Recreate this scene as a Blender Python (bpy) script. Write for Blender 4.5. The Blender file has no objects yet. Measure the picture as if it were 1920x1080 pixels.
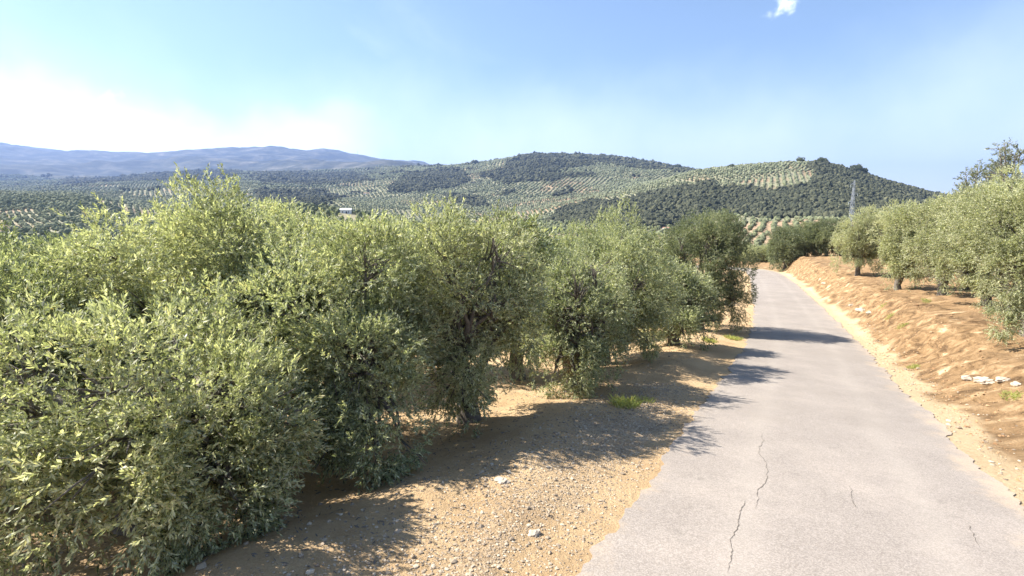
import bpy, math, random
import numpy as np
from mathutils import Vector, Matrix
R = math.radians
scene = bpy.context.scene
# ------------------------------------------------------------------ camera
PITCH = R(8.0); F = 960.0; CH = 2.5
cam_d = bpy.data.cameras.new("camera"); cam = bpy.data.objects.new("camera", cam_d)
scene.collection.objects.link(cam); scene.camera = cam
cam.location = (0, 0, CH); cam.rotation_euler = (R(90) - PITCH, 0, 0)
cam_d.sensor_width = 36; cam_d.lens = 18.0
cam_d.clip_start = 0.1; cam_d.clip_end = 60000
# ------------------------------------------------------------------ sky and sun
SUN_EL = 47.0; SUN_AZ = -76.0            # azimuth from +Y, clockwise positive
w = bpy.data.worlds.new("World"); scene.world = w; w.use_nodes = True
nt = w.node_tree; nt.nodes.clear()
def N(t, ty, **k):
    n = t.nodes.new(ty)
    for a, b in k.items(): setattr(n, a, b)
    return n
sky = N(nt, 'ShaderNodeTexSky', sky_type='NISHITA'); sky.sun_disc = False
sky.sun_elevation = R(SUN_EL); sky.sun_rotation = R(SUN_AZ); sky.altitude = 600
sky.air_density = 1.0; sky.dust_density = 0.5; sky.ozone_density = 2.2
tc = N(nt, 'ShaderNodeTexCoord'); sep = N(nt, 'ShaderNodeSeparateXYZ')
nt.links.new(tc.outputs['Generated'], sep.inputs[0])
def M(t, op, a, b=None, c=None, clamp=False):
    n = N(t, 'ShaderNodeMath', operation=op); n.use_clamp = clamp
    for i, v in enumerate((a, b, c)):
        if v is None: continue
        if isinstance(v, (int, float)): n.inputs[i].default_value = v
        else: t.links.new(v, n.inputs[i])
    return n.outputs[0]
def MR(t, v, a, b, c=0.0, d=1.0):
    n = N(t, 'ShaderNodeMapRange', interpolation_type='SMOOTHSTEP')
    t.links.new(v, n.inputs[0])
    for i, q in enumerate((a, b, c, d)): n.inputs[i + 1].default_value = q
    return n.outputs[0]
# wispy cloud layer: texture on a plane high above (direction / height)
zc = M(nt, 'ADD', M(nt, 'MAXIMUM', sep.outputs[2], 0.0), 0.12)
cx = M(nt, 'DIVIDE', sep.outputs[0], zc); cy = M(nt, 'DIVIDE', sep.outputs[1], zc)
comb = N(nt, 'ShaderNodeCombineXYZ'); nt.links.new(cx, comb.inputs[0]); nt.links.new(cy, comb.inputs[1])
cn = N(nt, 'ShaderNodeTexNoise'); cn.inputs['Scale'].default_value = 0.9; cn.inputs['Detail'].default_value = 9
cn.inputs['Roughness'].default_value = 0.55; cn.inputs['Distortion'].default_value = 0.6
nt.links.new(comb.outputs[0], cn.inputs['Vector'])
wisp = MR(nt, cn.outputs[0], 0.50, 0.9, 0, 0.26)
# bank of bright cloud low on the left
left = MR(nt, M(nt, 'SUBTRACT', sep.outputs[0], M(nt, 'MULTIPLY', sep.outputs[1], 0.0)), 0.05, -0.5)
cn2 = N(nt, 'ShaderNodeTexNoise'); cn2.inputs['Scale'].default_value = 5.0; cn2.inputs['Detail'].default_value = 8
nt.links.new(tc.outputs['Generated'], cn2.inputs['Vector'])
hgt = M(nt, 'ADD', sep.outputs[2], M(nt, 'MULTIPLY', M(nt, 'SUBTRACT', cn2.outputs[0], 0.5), -0.22))
low = MR(nt, hgt, 0.24, 0.09)
bank = M(nt, 'MULTIPLY', M(nt, 'MULTIPLY', left, low), 0.9)
# one small puff high right, one small puff left
def puff(px, py, r0, r1, amt, ang=0, stretch=1.0):
    dx = (px - 960) / F; dy = (540 - py) / F
    v = Vector((dx, math.cos(PITCH) + dy * math.sin(PITCH), -math.sin(PITCH) + dy * math.cos(PITCH))).normalized()
    df = N(nt, 'ShaderNodeVectorMath', operation='SUBTRACT'); nt.links.new(tc.outputs['Generated'], df.inputs[0]); df.inputs[1].default_value = v
    right = Vector((v.y, -v.x, 0)).normalized(); upv = right.cross(v); al = right * math.cos(R(ang)) + upv * math.sin(R(ang)); pe = upv * math.cos(R(ang)) - right * math.sin(R(ang))
    def dot(q):
        n_ = N(nt, 'ShaderNodeVectorMath', operation='DOT_PRODUCT'); nt.links.new(df.outputs[0], n_.inputs[0]); n_.inputs[1].default_value = q; return n_.outputs['Value']
    da = M(nt, 'DIVIDE', dot(al), stretch); db = dot(pe)
    dist = M(nt, 'SQRT', M(nt, 'ADD', M(nt, 'MULTIPLY', da, da), M(nt, 'ADD', M(nt, 'MULTIPLY', db, db), M(nt, 'POWER', M(nt, 'MAXIMUM', M(nt, 'MULTIPLY', dot(v), -1.0), 0.0), 1.0))))
    n3 = N(nt, 'ShaderNodeTexNoise'); n3.inputs['Scale'].default_value = 38; n3.inputs['Detail'].default_value = 6
    nt.links.new(tc.outputs['Generated'], n3.inputs['Vector'])
    dd = M(nt, 'ADD', dist, M(nt, 'MULTIPLY', M(nt, 'SUBTRACT', n3.outputs[0], 0.5), 0.075))
    return MR(nt, dd, r1, r0, 0, amt)
p1 = puff(1464, 14, -0.010, 0.017, 0.95, 22, 3.2); p2 = puff(205, 176, -0.01, 0.02, 0.7, 5, 1.8)
tot = M(nt, 'MAXIMUM', M(nt, 'MAXIMUM', wisp, M(nt, 'MAXIMUM', bank, MR(nt, hgt, 0.30, -0.03, 0, 0.55))), M(nt, 'MAXIMUM', p1, p2), clamp=True)
mix = N(nt, 'ShaderNodeMixRGB'); nt.links.new(tot, mix.inputs[0])
tone = N(nt, 'ShaderNodeMixRGB', blend_type='MULTIPLY'); tone.inputs[0].default_value = 1.0; nt.links.new(sky.outputs[0], tone.inputs[1])
tone.inputs[2].default_value = (1.06, 1.03, 0.97, 1); nt.links.new(tone.outputs[0], mix.inputs[1])
mix.inputs[2].default_value = (10.5, 10.9, 11.5, 1)
bg = N(nt, 'ShaderNodeBackground'); bg.inputs[1].default_value = 0.08
nt.links.new(mix.outputs[0], bg.inputs[0])
wo = N(nt, 'ShaderNodeOutputWorld'); nt.links.new(bg.outputs[0], wo.inputs[0])
sl = bpy.data.lights.new("sun", 'SUN'); so = bpy.data.objects.new("sun", sl); scene.collection.objects.link(so)
sl.energy = 5.0; sl.angle = R(0.5); sl.color = (1.0, 0.95, 0.87)
sd = Vector((math.sin(R(SUN_AZ)) * math.cos(R(SUN_EL)), math.cos(R(SUN_AZ)) * math.cos(R(SUN_EL)), math.sin(R(SUN_EL))))
so.rotation_euler = sd.to_track_quat('Z', 'Y').to_euler(); so.location = sd * 50
scene.view_settings.view_transform = 'Standard'; scene.view_settings.look = 'None'
scene.view_settings.exposure = 1.55; scene.view_settings.gamma = 1.0
scene.render.engine = 'CYCLES'
scene.cycles.volume_bounces = 0; scene.cycles.max_bounces = 6
scene.cycles.transparent_max_bounces = 8
# ------------------------------------------------------------------ helpers
rng = np.random.default_rng(7)
TAB = rng.random((256, 256))
def vn(x, y, s=0):
    x = np.asarray(x, float) + s * 17.31; y = np.asarray(y, float) + s * 9.17
    xi = np.floor(x).astype(int); yi = np.floor(y).astype(int)
    fx = x - xi; fy = y - yi; fx = fx * fx * (3 - 2 * fx); fy = fy * fy * (3 - 2 * fy)
    a = TAB[xi & 255, yi & 255]; b = TAB[(xi + 1) & 255, yi & 255]
    c = TAB[xi & 255, (yi + 1) & 255]; d = TAB[(xi + 1) & 255, (yi + 1) & 255]
    return (a * (1 - fx) + b * fx) * (1 - fy) + (c * (1 - fx) + d * fx) * fy - 0.5
def fbm(x, y, o=4, s=0, g=0.5):
    r = 0; a = 1.0
    for i in range(o):
        r = r + a * vn(x * 2 ** i, y * 2 ** i, s + i * 3); a *= g
    return r
def sm(a, b, x):
    t = np.clip((x - a) / (b - a), 0, 1); return t * t * (3 - 2 * t)
def tag(o, label=None, cat=None, group=None, kind=None):
    if label: o['label'] = label
    if cat: o['category'] = cat
    if group: o['group'] = group
    if kind: o['kind'] = kind
    return o
def link(name, me, mat, parent=None):
    o = bpy.data.objects.new(name, me); scene.collection.objects.link(o)
    if mat: me.materials.append(mat)
    if parent: o.parent = parent
    return o
def empty(name, loc, rz=0):
    o = bpy.data.objects.new(name, None); scene.collection.objects.link(o)
    o.location = loc; o.rotation_euler = (0, 0, rz); o.empty_display_size = 0.3
    return o
def mesh_np(name, V, Fa, smooth=False, attrs=None):
    """V (n,3), Fa (m,k) constant k"""
    me = bpy.data.meshes.new(name); V = np.ascontiguousarray(V, np.float32); Fa = np.ascontiguousarray(Fa, np.int32)
    m, k = Fa.shape
    me.vertices.add(len(V)); me.vertices.foreach_set('co', V.ravel())
    me.loops.add(m * k); me.loops.foreach_set('vertex_index', Fa.ravel())
    me.polygons.add(m); me.polygons.foreach_set('loop_start', np.arange(0, m * k, k, dtype=np.int32))
    try: me.polygons.foreach_set('loop_total', np.full(m, k, np.int32))
    except Exception: pass
    me.polygons.foreach_set('use_smooth', np.full(m, smooth))
    for nme, (ty, arr) in (attrs or {}).items():
        a = me.attributes.new(nme, ty, 'POINT')
        a.data.foreach_set('color' if ty == 'FLOAT_COLOR' else 'value', np.ascontiguousarray(arr, np.float32).ravel())
    me.update(calc_edges=True)
    return me
class MB:                                     # collects tubes and boxes
    def __init__(s): s.v = []; s.f = []
    def tube(s, pts, rad, n=6):
        pts = [Vector(p) for p in pts]; base = len(s.v)
        for i, p in enumerate(pts):
            a = pts[max(i - 1, 0)]; b = pts[min(i + 1, len(pts) - 1)]
            d = (b - a).normalized(); u = d.cross(Vector((0.3, 0.2, 1) if abs(d.z) < 0.95 else (1, 0, 0))).normalized(); q = d.cross(u)
            r = rad[i] if isinstance(rad, (list, tuple)) else rad
            for j in range(n):
                t = 2 * math.pi * j / n; s.v.append(p + u * (r * math.cos(t)) + q * (r * math.sin(t)))
        for i in range(len(pts) - 1):
            for j in range(n):
                a = base + i * n + j; b = base + i * n + (j + 1) % n
                s.f.append((a, b, b + n, a + n))
        s.f.append(tuple(base + j for j in range(n))[::-1]); s.f.append(tuple(base + (len(pts) - 1) * n + j for j in range(n)))
    def box(s, c, d, rz=0):
        b = len(s.v); m = Matrix.Rotation(rz, 3, 'Z')
        for x in (-1, 1):
            for y in (-1, 1):
                for z in (-1, 1): s.v.append(Vector(c) + m @ Vector((x * d[0] / 2, y * d[1] / 2, z * d[2] / 2)))
        for q in ((0, 1, 3, 2), (4, 6, 7, 5), (0, 4, 5, 1), (2, 3, 7, 6), (0, 2, 6, 4), (1, 5, 7, 3)): s.f.append(tuple(b + i for i in q))
    def build(s, name, mat, parent=None, smooth=False):
        me = bpy.data.meshes.new(name); me.from_pydata([tuple(v) for v in s.v], [], s.f)
        if smooth: me.polygons.foreach_set('use_smooth', [True] * len(me.polygons))
        me.update(); return link(name, me, mat, parent)
# ------------------------------------------------------------------ terrain height
TH = R(29.0); DX, DY = math.sin(TH), math.cos(TH)          # road direction
RL, RR = -1.38, 2.50                                       # road edges (lateral)
def zroad(s):
    s = np.asarray(s, float)
    # 11 % down to s=16, easing to 4 % by s=30
    q = np.clip(s - 16, 0, 14)
    return -0.11 * np.minimum(s, 16) - (0.11 * q - 0.068 * q * q / 28) - 0.042 * np.maximum(s - 30, 0)
# centreline polyline
ss = np.arange(-60, 190, 0.5); CP = []
ARC0, ARCR = 52.0, 24.0
pos = np.array([0.0, 0.0]); 
for s_ in ss:
    a_ = min(np.clip(s_ - 18, 0, 14) / 187 + np.clip(s_ - 50, 0, 20) / 400 + max(s_ - 72, 0) / 11, R(95)); ang = TH - a_
    CP.append(ang)
CP = np.array(CP); xy = np.zeros((len(ss), 2)); i0 = int(np.argmin(abs(ss)))
for i in range(i0 + 1, len(ss)): xy[i] = xy[i - 1] + 0.5 * np.array([math.sin(CP[i - 1]), math.cos(CP[i - 1])])
for i in range(i0 - 1, -1, -1): xy[i] = xy[i + 1] - 0.5 * np.array([math.sin(CP[i]), math.cos(CP[i])])
def st(x, y):
    s = x * DX + y * DY; t = x * DY - y * DX
    m = s > 17
    if m.any():
        xs = x[m]; ys = y[m]; so_ = np.empty(len(xs)); to_ = np.empty(len(xs))
        sel = np.arange(int((17 + 60) / 0.5) - 4, len(ss))
        for c in range(0, len(xs), 20000):
            X = xs[c:c + 20000, None]; Y = ys[c:c + 20000, None]
            d2 = (X - xy[sel, 0]) ** 2 + (Y - xy[sel, 1]) ** 2; k = sel[np.argmin(d2, 1)]
            an = CP[k]; rx = X[:, 0] - xy[k, 0]; ry = Y[:, 0] - xy[k, 1]
            so_[c:c + 20000] = ss[k] + rx * np.sin(an) + ry * np.cos(an); to_[c:c + 20000] = rx * np.cos(an) - ry * np.sin(an)
        s = s.copy(); t = t.copy(); s[m] = so_; t[m] = to_
    return s, t
def near_h(x, y, full=False):
    x = np.asarray(x, float); y = np.asarray(y, float)
    s, t = st(x, y); s0 = x * DX + y * DY; t0 = x * DY - y * DX
    zr = zroad(s)
    tl = RL - t; tr = t - RR
    zL = zr - 0.004 + 0.05 * sm(0.35, 0.9, tl) - 0.26 * sm(1.7, 3.6, tl + 0.5 * fbm(x / 3, y / 3, 2, 5)) - 0.10 * np.maximum(tl - 3, 0) - 0.0012 * np.maximum(tl - 8, 0) ** 2
    zL = zL + sm(.5, 1.4, tl) * 0.16 * fbm(x / 1.3, y / 1.3, 4, 2)
    # ploughed plateau right of the road
    zp = np.interp(s0, [-60, 0, 24, 37, 55, 70, 150], [2.5, -0.25, -1.2, -1.85, -2.25, -2.5, -5.2]) + 0.05 * np.clip(tr - 3, 0, 60) + 0.25 * fbm(x / 7, y / 7, 3, 9)
    wgt = np.where(s0 > 50, sm(0, 5.3, t0 + 9.5 - 0.80 * np.clip(s0 - 70, 0, 12)), 1.0); wgt = 1 - (1 - wgt) * sm(50, 66, s0)
    zp = zr + (zp - zr) * wgt
    # irregular, gullied bank
    wob = 0.5 * fbm(x / 2.6, y / 2.6, 3, 21)
    k = sm(0.35, 2.6, tr + wob)
    rough = sm(0.4, 1.6, tr)
    ridg = np.abs(fbm(s / 0.9 + t * 0.5, t / 2.6, 4, 31)) * 0.5
    zR = (zr - 0.004) * (1 - k) + zp * k - rough * (ridg - 0.06) * (1 - 0.6 * sm(4, 7, tr)) + rough * 0.12 * fbm(x / 0.6, y / 0.6, 4, 41)
    z = np.where(t < 0, zL, zR)
    z = z - 0.05 * sm(-0.1, -0.5, np.maximum(tl, tr))
    return (z, s, t) if full else z
# far country: rows = distance ahead (m), columns = bearing, values = angle as a row in a 1080-line view
PXC = np.array([-700, -200, 0, 160, 320, 480, 640, 780, 900, 1000, 1150, 1300, 1400, 1480, 1530, 1600, 1730, 1900, 2200, 2800])
YR = np.array([110, 250, 350, 450, 600, 900, 1050, 1250, 1600, 2300, 2900, 3600, 4600, 6500, 9000, 11500])
TBL = np.array([
 #-700 -200  0   160  320  480  640  780  900 1000 1150 1300 1400 1480 1530 1600 1730 1900 2200 2800
 [600, 600, 605, 605, 605, 605, 603, 600, 595, 590, 575, 550, 520, 478, 470, 462, 452, 440, 430, 430],   #110
 [575, 572, 570, 570, 565, 550, 540, 535, 530, 525, 515, 500, 472, 462, 458, 452, 446, 440, 430, 430],   #250
 [500, 490, 482, 485, 510, 432, 424, 438, 490, 500, 490, 466, 440, 435, 432, 430, 430, 430, 425, 425],   #350
 [460, 445, 440, 445, 480, 388, 394, 420, 462, 470, 462, 440, 414, 412, 412, 412, 420, 425, 420, 420],   #450
 [420, 400, 392, 396, 440, 408, 412, 436, 446, 442, 428, 426, 408, 404, 402, 404, 414, 420, 415, 415],   #600
 [372, 364, 361, 364, 396, 388, 390, 408, 420, 414, 388, 345, 336, 332, 332, 345, 380, 405, 410, 410],   #900
 [376, 370, 368, 368, 386, 378, 380, 396, 404, 398, 362, 322, 311, 304.5, 305, 325, 365, 398, 405, 405], #1050
 [372, 368, 366, 366, 378, 372, 374, 382, 388, 382, 362, 328, 318, 314, 316, 335, 372, 400, 405, 405],   #1250
 [360, 360, 360, 358, 364, 360, 361, 356, 358, 348, 342, 330, 330, 335, 340, 355, 385, 400, 405, 405],   #1600
 [350, 350, 350, 350, 348, 340, 342, 328, 320, 304, 305, 320, 335, 345, 350, 365, 390, 400, 405, 405],   #2300
 [342, 342, 342, 342, 336, 332, 332, 312, 306, 295, 298, 322, 340, 350, 355, 370, 395, 400, 405, 405],   #2900
 [336, 336, 336, 334, 318, 320, 324, 308, 314, 305, 308, 332, 350, 360, 365, 375, 395, 400, 405, 405],   #3600
 [322, 322, 322, 322, 324, 326, 319, 314, 322, 318, 322, 345, 360, 370, 375, 380, 395, 400, 405, 405],   #4600
 [296, 296, 297, 303, 306, 300, 304, 313, 326, 330, 340, 360, 370, 380, 385, 390, 395, 400, 405, 405],   #6500
 [262, 266, 271, 283, 288, 279, 286, 309, 325, 335, 345, 365, 375, 385, 390, 395, 398, 400, 405, 405],   #9000
 [280, 285, 290, 300, 300, 295, 300, 320, 335, 345, 355, 370, 380, 390, 395, 398, 400, 402, 405, 405],   #11500
], float)
TE = np.tan(np.arctan((540 - TBL) / F) - PITCH)              # tan elevation
def crow(P, t):
    return 0.5 * ((2 * P[1]) + (-P[0] + P[2]) * t + (2 * P[0] - 5 * P[1] + 4 * P[2] - P[3]) * t * t + (-P[0] + 3 * P[1] - 3 * P[2] + P[3]) * t ** 3)
FINE = np.arange(-700, 2801, 10)
def col_interp(row):                                          # smooth along bearing
    out = np.interp(FINE, PXC, row); k = np.hanning(11); k /= k.sum()
    return np.convolve(np.pad(out, 5, 'edge'), k, 'valid')
TF = np.array([col_interp(r) for r in TE]) * YR[:, None]       # heights above the eye
LY = np.log(YR)
def far_h(x, y):
    y = np.maximum(y, 20.0); px = np.clip(960 + F * (x / y) * (math.cos(PITCH)), -699, 2799)
    c = (px + 700) / 10; ci = np.clip(c.astype(int), 0, len(FINE) - 2); cf = c - ci
    ly = np.clip(np.log(y), LY[0], LY[-1] - 1e-6); ri = np.clip(np.searchsorted(LY, ly, 'right') - 1, 0, len(YR) - 2)
    rt = (ly - LY[ri]) / (LY[ri + 1] - LY[ri])
    P = []
    for d in (-1, 0, 1, 2):
        rr_ = np.clip(ri + d, 0, len(YR) - 1); P.append(TF[rr_, ci] * (1 - cf) + TF[rr_, ci + 1] * cf)
    z = CH + crow(P, rt)
    amp = np.interp(y, [110, 400, 1000, 2500, 5000, 9000], [1.5, 2.5, 7, 20, 60, 90])
    wl = np.interp(y, [110, 400, 1000, 2500, 5000, 9000], [60, 90, 170, 400, 900, 1300])
    lv = np.zeros_like(z)
    for w_, a_, y0, y1 in ((80, 3, 110, 700), (220, 9, 500, 2200), (600, 26, 1500, 6000), (1100, 150, 4200, 20000)):
        k = sm(y0 * .6, y0 * 1.2, y) * (1 - sm(y1 * .8, y1 * 1.5, y))
        f_ = fbm(x / w_, y / w_, 4, int(w_) % 13)
        lv = lv + k * a_ * (f_ - 0.55 * np.abs(fbm(x / w_ * 1.3, y / w_ * 1.3, 4, 3)))
    return z + lv
def H(x, y, full=False):
    x = np.atleast_1d(np.asarray(x, float)); y = np.atleast_1d(np.asarray(y, float)); r = np.hypot(x, y)
    z = np.zeros(len(x)); s = np.zeros(len(x)); t = np.full(len(x), 999.0)
    nm = r < 190
    z[nm], s[nm], t[nm] = near_h(x[nm], y[nm], True)
    # behind and beside the camera the hillside simply carries on
    back = ~nm & (y < 60)
    wf = sm(108, 175, r) * sm(0, 60, y)
    zf = far_h(x, np.maximum(y, 60)) 
    z = np.where(nm, z * (1 - wf) + zf * wf, zf)
    return (z, s, t) if full else z
def h1(x, y): return float(H([x], [y])[0])
def proj(x, y, z):
    zz = z - CH; f_ = y * math.cos(PITCH) - zz * math.sin(PITCH); u = y * math.sin(PITCH) + zz * math.cos(PITCH)
    return 960 + F * x / f_, 540 - F * u / f_
def inpoly(px, py, poly):
    r = np.zeros(len(px), bool); n = len(poly)
    for i in range(n):
        x0, y0 = poly[i]; x1, y1 = poly[(i + 1) % n]
        if y0 == y1: continue
        c = ((y0 > py) != (y1 > py)) & (px < (x1 - x0) * (py - y0) / (y1 - y0) + x0); r ^= c
    return r
WOODS = [   # (min depth, max depth, outline on the slopes)
 (540, 1300, [(1022, 417), (1058, 388), (1110, 374), (1180, 376), (1235, 356), (1300, 350), (1335, 338), (1345, 355), (1400, 352), (1440, 359), (1500, 350), (1527, 340), (1522, 300), (1560, 300), (1760, 352), (1900, 380), (1900, 440), (1500, 410), (1440, 412), (1380, 404), (1270, 430), (1130, 424)]),
 (1700, 3300, [(940, 318), (985, 288), (1100, 286), (1210, 296), (1300, 312), (1300, 324), (1210, 317), (1120, 308), (1065, 318), (1000, 333), (930, 336), (890, 330)]),
 (900, 3300, [(770, 326), (860, 318), (880, 338), (860, 352), (800, 360), (735, 364), (728, 354)]),
 (900, 4200, [(478, 326), (545, 316), (600, 330), (660, 326), (700, 340), (560, 348), (490, 345)]),
 (600, 2500, [(480, 357), (600, 357), (640, 372), (600, 386), (490, 383)]),
 (1400, 3300, [(935, 336), (1050, 327), (1110, 322), (1110, 330), (1040, 337), (935, 343)]),
 (900, 3300, [(830, 365), (905, 368), (912, 385), (850, 384)]),
 (900, 3300, [(1040, 362), (1070, 356), (1072, 364), (1040, 372)]),
 (2500, 4800, [(250, 333), (370, 314), (450, 326), (430, 338), (330, 345), (120, 348), (130, 335)]),
]
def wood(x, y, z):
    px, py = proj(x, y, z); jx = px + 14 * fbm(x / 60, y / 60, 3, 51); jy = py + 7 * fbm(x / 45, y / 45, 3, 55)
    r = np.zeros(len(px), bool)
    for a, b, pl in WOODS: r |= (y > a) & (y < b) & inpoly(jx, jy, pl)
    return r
# ------------------------------------------------------------------ materials
def mat(name):
    m = bpy.data.materials.new(name); m.use_nodes = True; t = m.node_tree
    return m, t, t.nodes['Principled BSDF']
def noise(t, scale, detail=6, rough=0.6, coord=None, dist=0):
    n = N(t, 'ShaderNodeTexNoise'); n.inputs['Scale'].default_value = scale; n.inputs['Detail'].default_value = detail
    n.inputs['Roughness'].default_value = rough; n.inputs['Distortion'].default_value = dist
    if coord is not None: t.links.new(coord, n.inputs['Vector'])
    return n.outputs[0]
def ramp(t, v, stops):
    n = N(t, 'ShaderNodeValToRGB'); t.links.new(v, n.inputs[0]); e = n.color_ramp.elements
    while len(e) < len(stops): e.new(0.5)
    for i, (p, c) in enumerate(stops): e[i].position = p; e[i].color = (*c, 1)
    return n.outputs[0]
def mixc(t, f, a, b, mode='MIX'):
    n = N(t, 'ShaderNodeMixRGB', blend_type=mode)
    for i, v in enumerate((f, a, b)):
        if isinstance(v, (int, float)): n.inputs[i].default_value = v
        elif isinstance(v, tuple): n.inputs[i].default_value = (*v, 1)
        else: t.links.new(v, n.inputs[i])
    return n.outputs[0]
def bump(t, b, h, strength, dist):
    n = N(t, 'ShaderNodeBump'); n.inputs['Strength'].default_value = strength; n.inputs['Distance'].default_value = dist
    t.links.new(h, n.inputs['Height']); t.links.new(n.outputs[0], b.inputs['Normal']); return n
# ground: zone weights live in vertex attributes (which soil lies where)
mg, t, b = mat('ground_soil')
geo = N(t, 'ShaderNodeNewGeometry'); P = geo.outputs['Position']
za = N(t, 'ShaderNodeAttribute', attribute_name='zone_a'); zb = N(t, 'ShaderNodeAttribute', attribute_name='zone_b')
sa = N(t, 'ShaderNodeSeparateColor'); t.links.new(za.outputs['Color'], sa.inputs[0])
sb = N(t, 'ShaderNodeSeparateColor'); t.links.new(zb.outputs['Color'], sb.inputs[0])
n1 = noise(t, 1.2, 8, 0.65, P); n2 = noise(t, 14, 8, 0.7, P); n3 = noise(t, 55, 4, 0.7, P)
sand = mixc(t, M(t, 'MULTIPLY', n2, 0.7), ramp(t, n1, [(0.3, (0.36, 0.22, 0.10)), (0.55, (0.51, 0.345, 0.18)), (0.8, (0.58, 0.43, 0.26))]), ramp(t, n3, [(0.3, (0.30, 0.21, 0.12)), (0.62, (0.58, 0.45, 0.29))]))
vor = N(t, 'ShaderNodeTexVoronoi'); vor.inputs['Scale'].default_value = 42; t.links.new(P, vor.inputs['Vector'])
gsep = N(t, 'ShaderNodeSeparateColor'); t.links.new(vor.outputs['Color'], gsep.inputs[0])
gravel = ramp(t, gsep.outputs[0], [(0.0, (0.13, 0.10, 0.08)), (0.4, (0.32, 0.26, 0.19)), (0.75, (0.45, 0.375, 0.285)), (1.0, (0.60, 0.53, 0.43))])
# clayey bank: orange-brown with streaks and pale marl outcrops
mp = N(t, 'ShaderNodeMapping'); mp.inputs['Rotation'].default_value = (0, 0, R(29)); mp.inputs['Scale'].default_value = (0.55, 2.2, 4.0)
t.links.new(P, mp.inputs['Vector'])
st1 = noise(t, 1.1, 9, 0.68, mp.outputs[0], 0.6)
bankc = ramp(t, st1, [(0.38, (0.10, 0.058, 0.028)), (0.47, (0.22, 0.135, 0.065)), (0.55, (0.30, 0.19, 0.095)), (0.64, (0.42, 0.29, 0.16))])
bankc = mixc(t, MR(t, n2, 0.40, 0.75, 0, 0.35), bankc, (0.38, 0.265, 0.15))
marl = MR(t, noise(t, 0.55, 8, 0.62, mp.outputs[0]), 0.62, 0.70)
bankc = mixc(t, M(t, 'MULTIPLY', marl, 0.8), bankc, (0.60, 0.46, 0.29))
plough = mixc(t, MR(t, n2, 0.3, 0.75), (0.24, 0.145, 0.072), (0.39, 0.26, 0.14))
pale = mixc(t, MR(t, n2, 0.3, 0.7), (0.44, 0.33, 0.195), (0.60, 0.47, 0.30))
# distant fields: patches
fa = N(t, 'ShaderNodeAttribute', attribute_name='patch')
nf = noise(t, 0.011, 8, 0.62, P); nf2 = noise(t, 0.11, 6, 0.7, P)
field = mixc(t, MR(t, nf2, 0.3, 0.7), ramp(t, nf, [(0.3, (0.21, 0.20, 0.125)), (0.5, (0.28, 0.255, 0.165)), (0.7, (0.36, 0.31, 0.21))]), (0.20, 0.205, 0.125))
field = mixc(t, fa.outputs['Fac'], field, (0.40, 0.23, 0.14))
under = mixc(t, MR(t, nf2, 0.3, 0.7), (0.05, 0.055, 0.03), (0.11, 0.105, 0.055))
# far mountains: scrub and bare rock patches
nm_ = noise(t, 0.0034, 12, 0.72, P, 0.5)
mount = ramp(t, nm_, [(0.40, (0.015, 0.02, 0.014)), (0.5, (0.04, 0.045, 0.028)), (0.62, (0.13, 0.12, 0.09)), (0.72, (0.30, 0.27, 0.21))])
c = sand
c = mixc(t, sa.outputs[0], c, gravel); c = mixc(t, sa.outputs[1], c, bankc); c = mixc(t, sa.outputs[2], c, pale)
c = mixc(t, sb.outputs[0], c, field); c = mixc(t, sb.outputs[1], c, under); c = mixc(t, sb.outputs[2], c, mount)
pa = N(t, 'ShaderNodeAttribute', attribute_name='plough'); c = mixc(t, pa.outputs['Fac'], c, plough)
t.links.new(c, b.inputs['Base Color']); b.inputs['Roughness'].default_value = 0.95; b.inputs['Specular IOR Level'].default_value = 0.15
hh = M(t, 'ADD', M(t, 'MULTIPLY', n2, 0.9), M(t, 'ADD', M(t, 'MULTIPLY', n3, 0.28), M(t, 'MULTIPLY', M(t, 'MULTIPLY', vor.outputs['Distance'], sa.outputs[0]), -0.9)))
bump(t, b, hh, 1.0, 0.07)
# road
mr, t, b = mat('worn_asphalt')
geo = N(t, 'ShaderNodeNewGeometry'); P = geo.outputs['Position']
la = N(t, 'ShaderNodeAttribute', attribute_name='lat')
agg = N(t, 'ShaderNodeTexVoronoi'); agg.inputs['Scale'].default_value = 95; t.links.new(P, agg.inputs['Vector'])
ag = N(t, 'ShaderNodeSeparateColor'); t.links.new(agg.outputs['Color'], ag.inputs[0])
base = ramp(t, noise(t, 0.75, 9, 0.68, P), [(0.3, (0.22, 0.186, 0.155)), (0.5, (0.27, 0.23, 0.192)), (0.7, (0.34, 0.287, 0.237))])
base = mixc(t, 0.34, base, ramp(t, ag.outputs[0], [(0.0, (0.12, 0.105, 0.095)), (0.5, (0.28, 0.25, 0.225)), (1.0, (0.48, 0.43, 0.385))]))
base = mixc(t, MR(t, noise(t, 5, 8, 0.7, P), 0.56, 0.72, 0, 0.55), base, (0.19, 0.165, 0.14))
dust = M(t, 'ADD', M(t, 'MAXIMUM', la.outputs['Fac'], M(t, 'MULTIPLY', la.outputs['Fac'], -0.90)), M(t, 'MULTIPLY', M(t, 'SUBTRACT', noise(t, 1.6, 9, 0.75, P), 0.5), 0.95))
base = mixc(t, MR(t, dust, 0.82, 1.12, 0, 0.7), base, (0.44, 0.34, 0.235))
base = mixc(t, MR(t, M(t, 'ABSOLUTE', M(t, 'SUBTRACT', M(t, 'ABSOLUTE', la.outputs['Fac']), 0.45)), 0.16, 0.0, 0, 0.22), base, (0.37, 0.325, 0.275))
base = mixc(t, MR(t, noise(t, 0.22, 5, 0.6, P, 0.8), 0.50, 0.62, 0, 0.30), base, (0.22, 0.19, 0.16))
t.links.new(base, b.inputs['Base Color']); b.inputs['Roughness'].default_value = 0.85; b.inputs['Specular IOR Level'].default_value = 0.25
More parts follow.
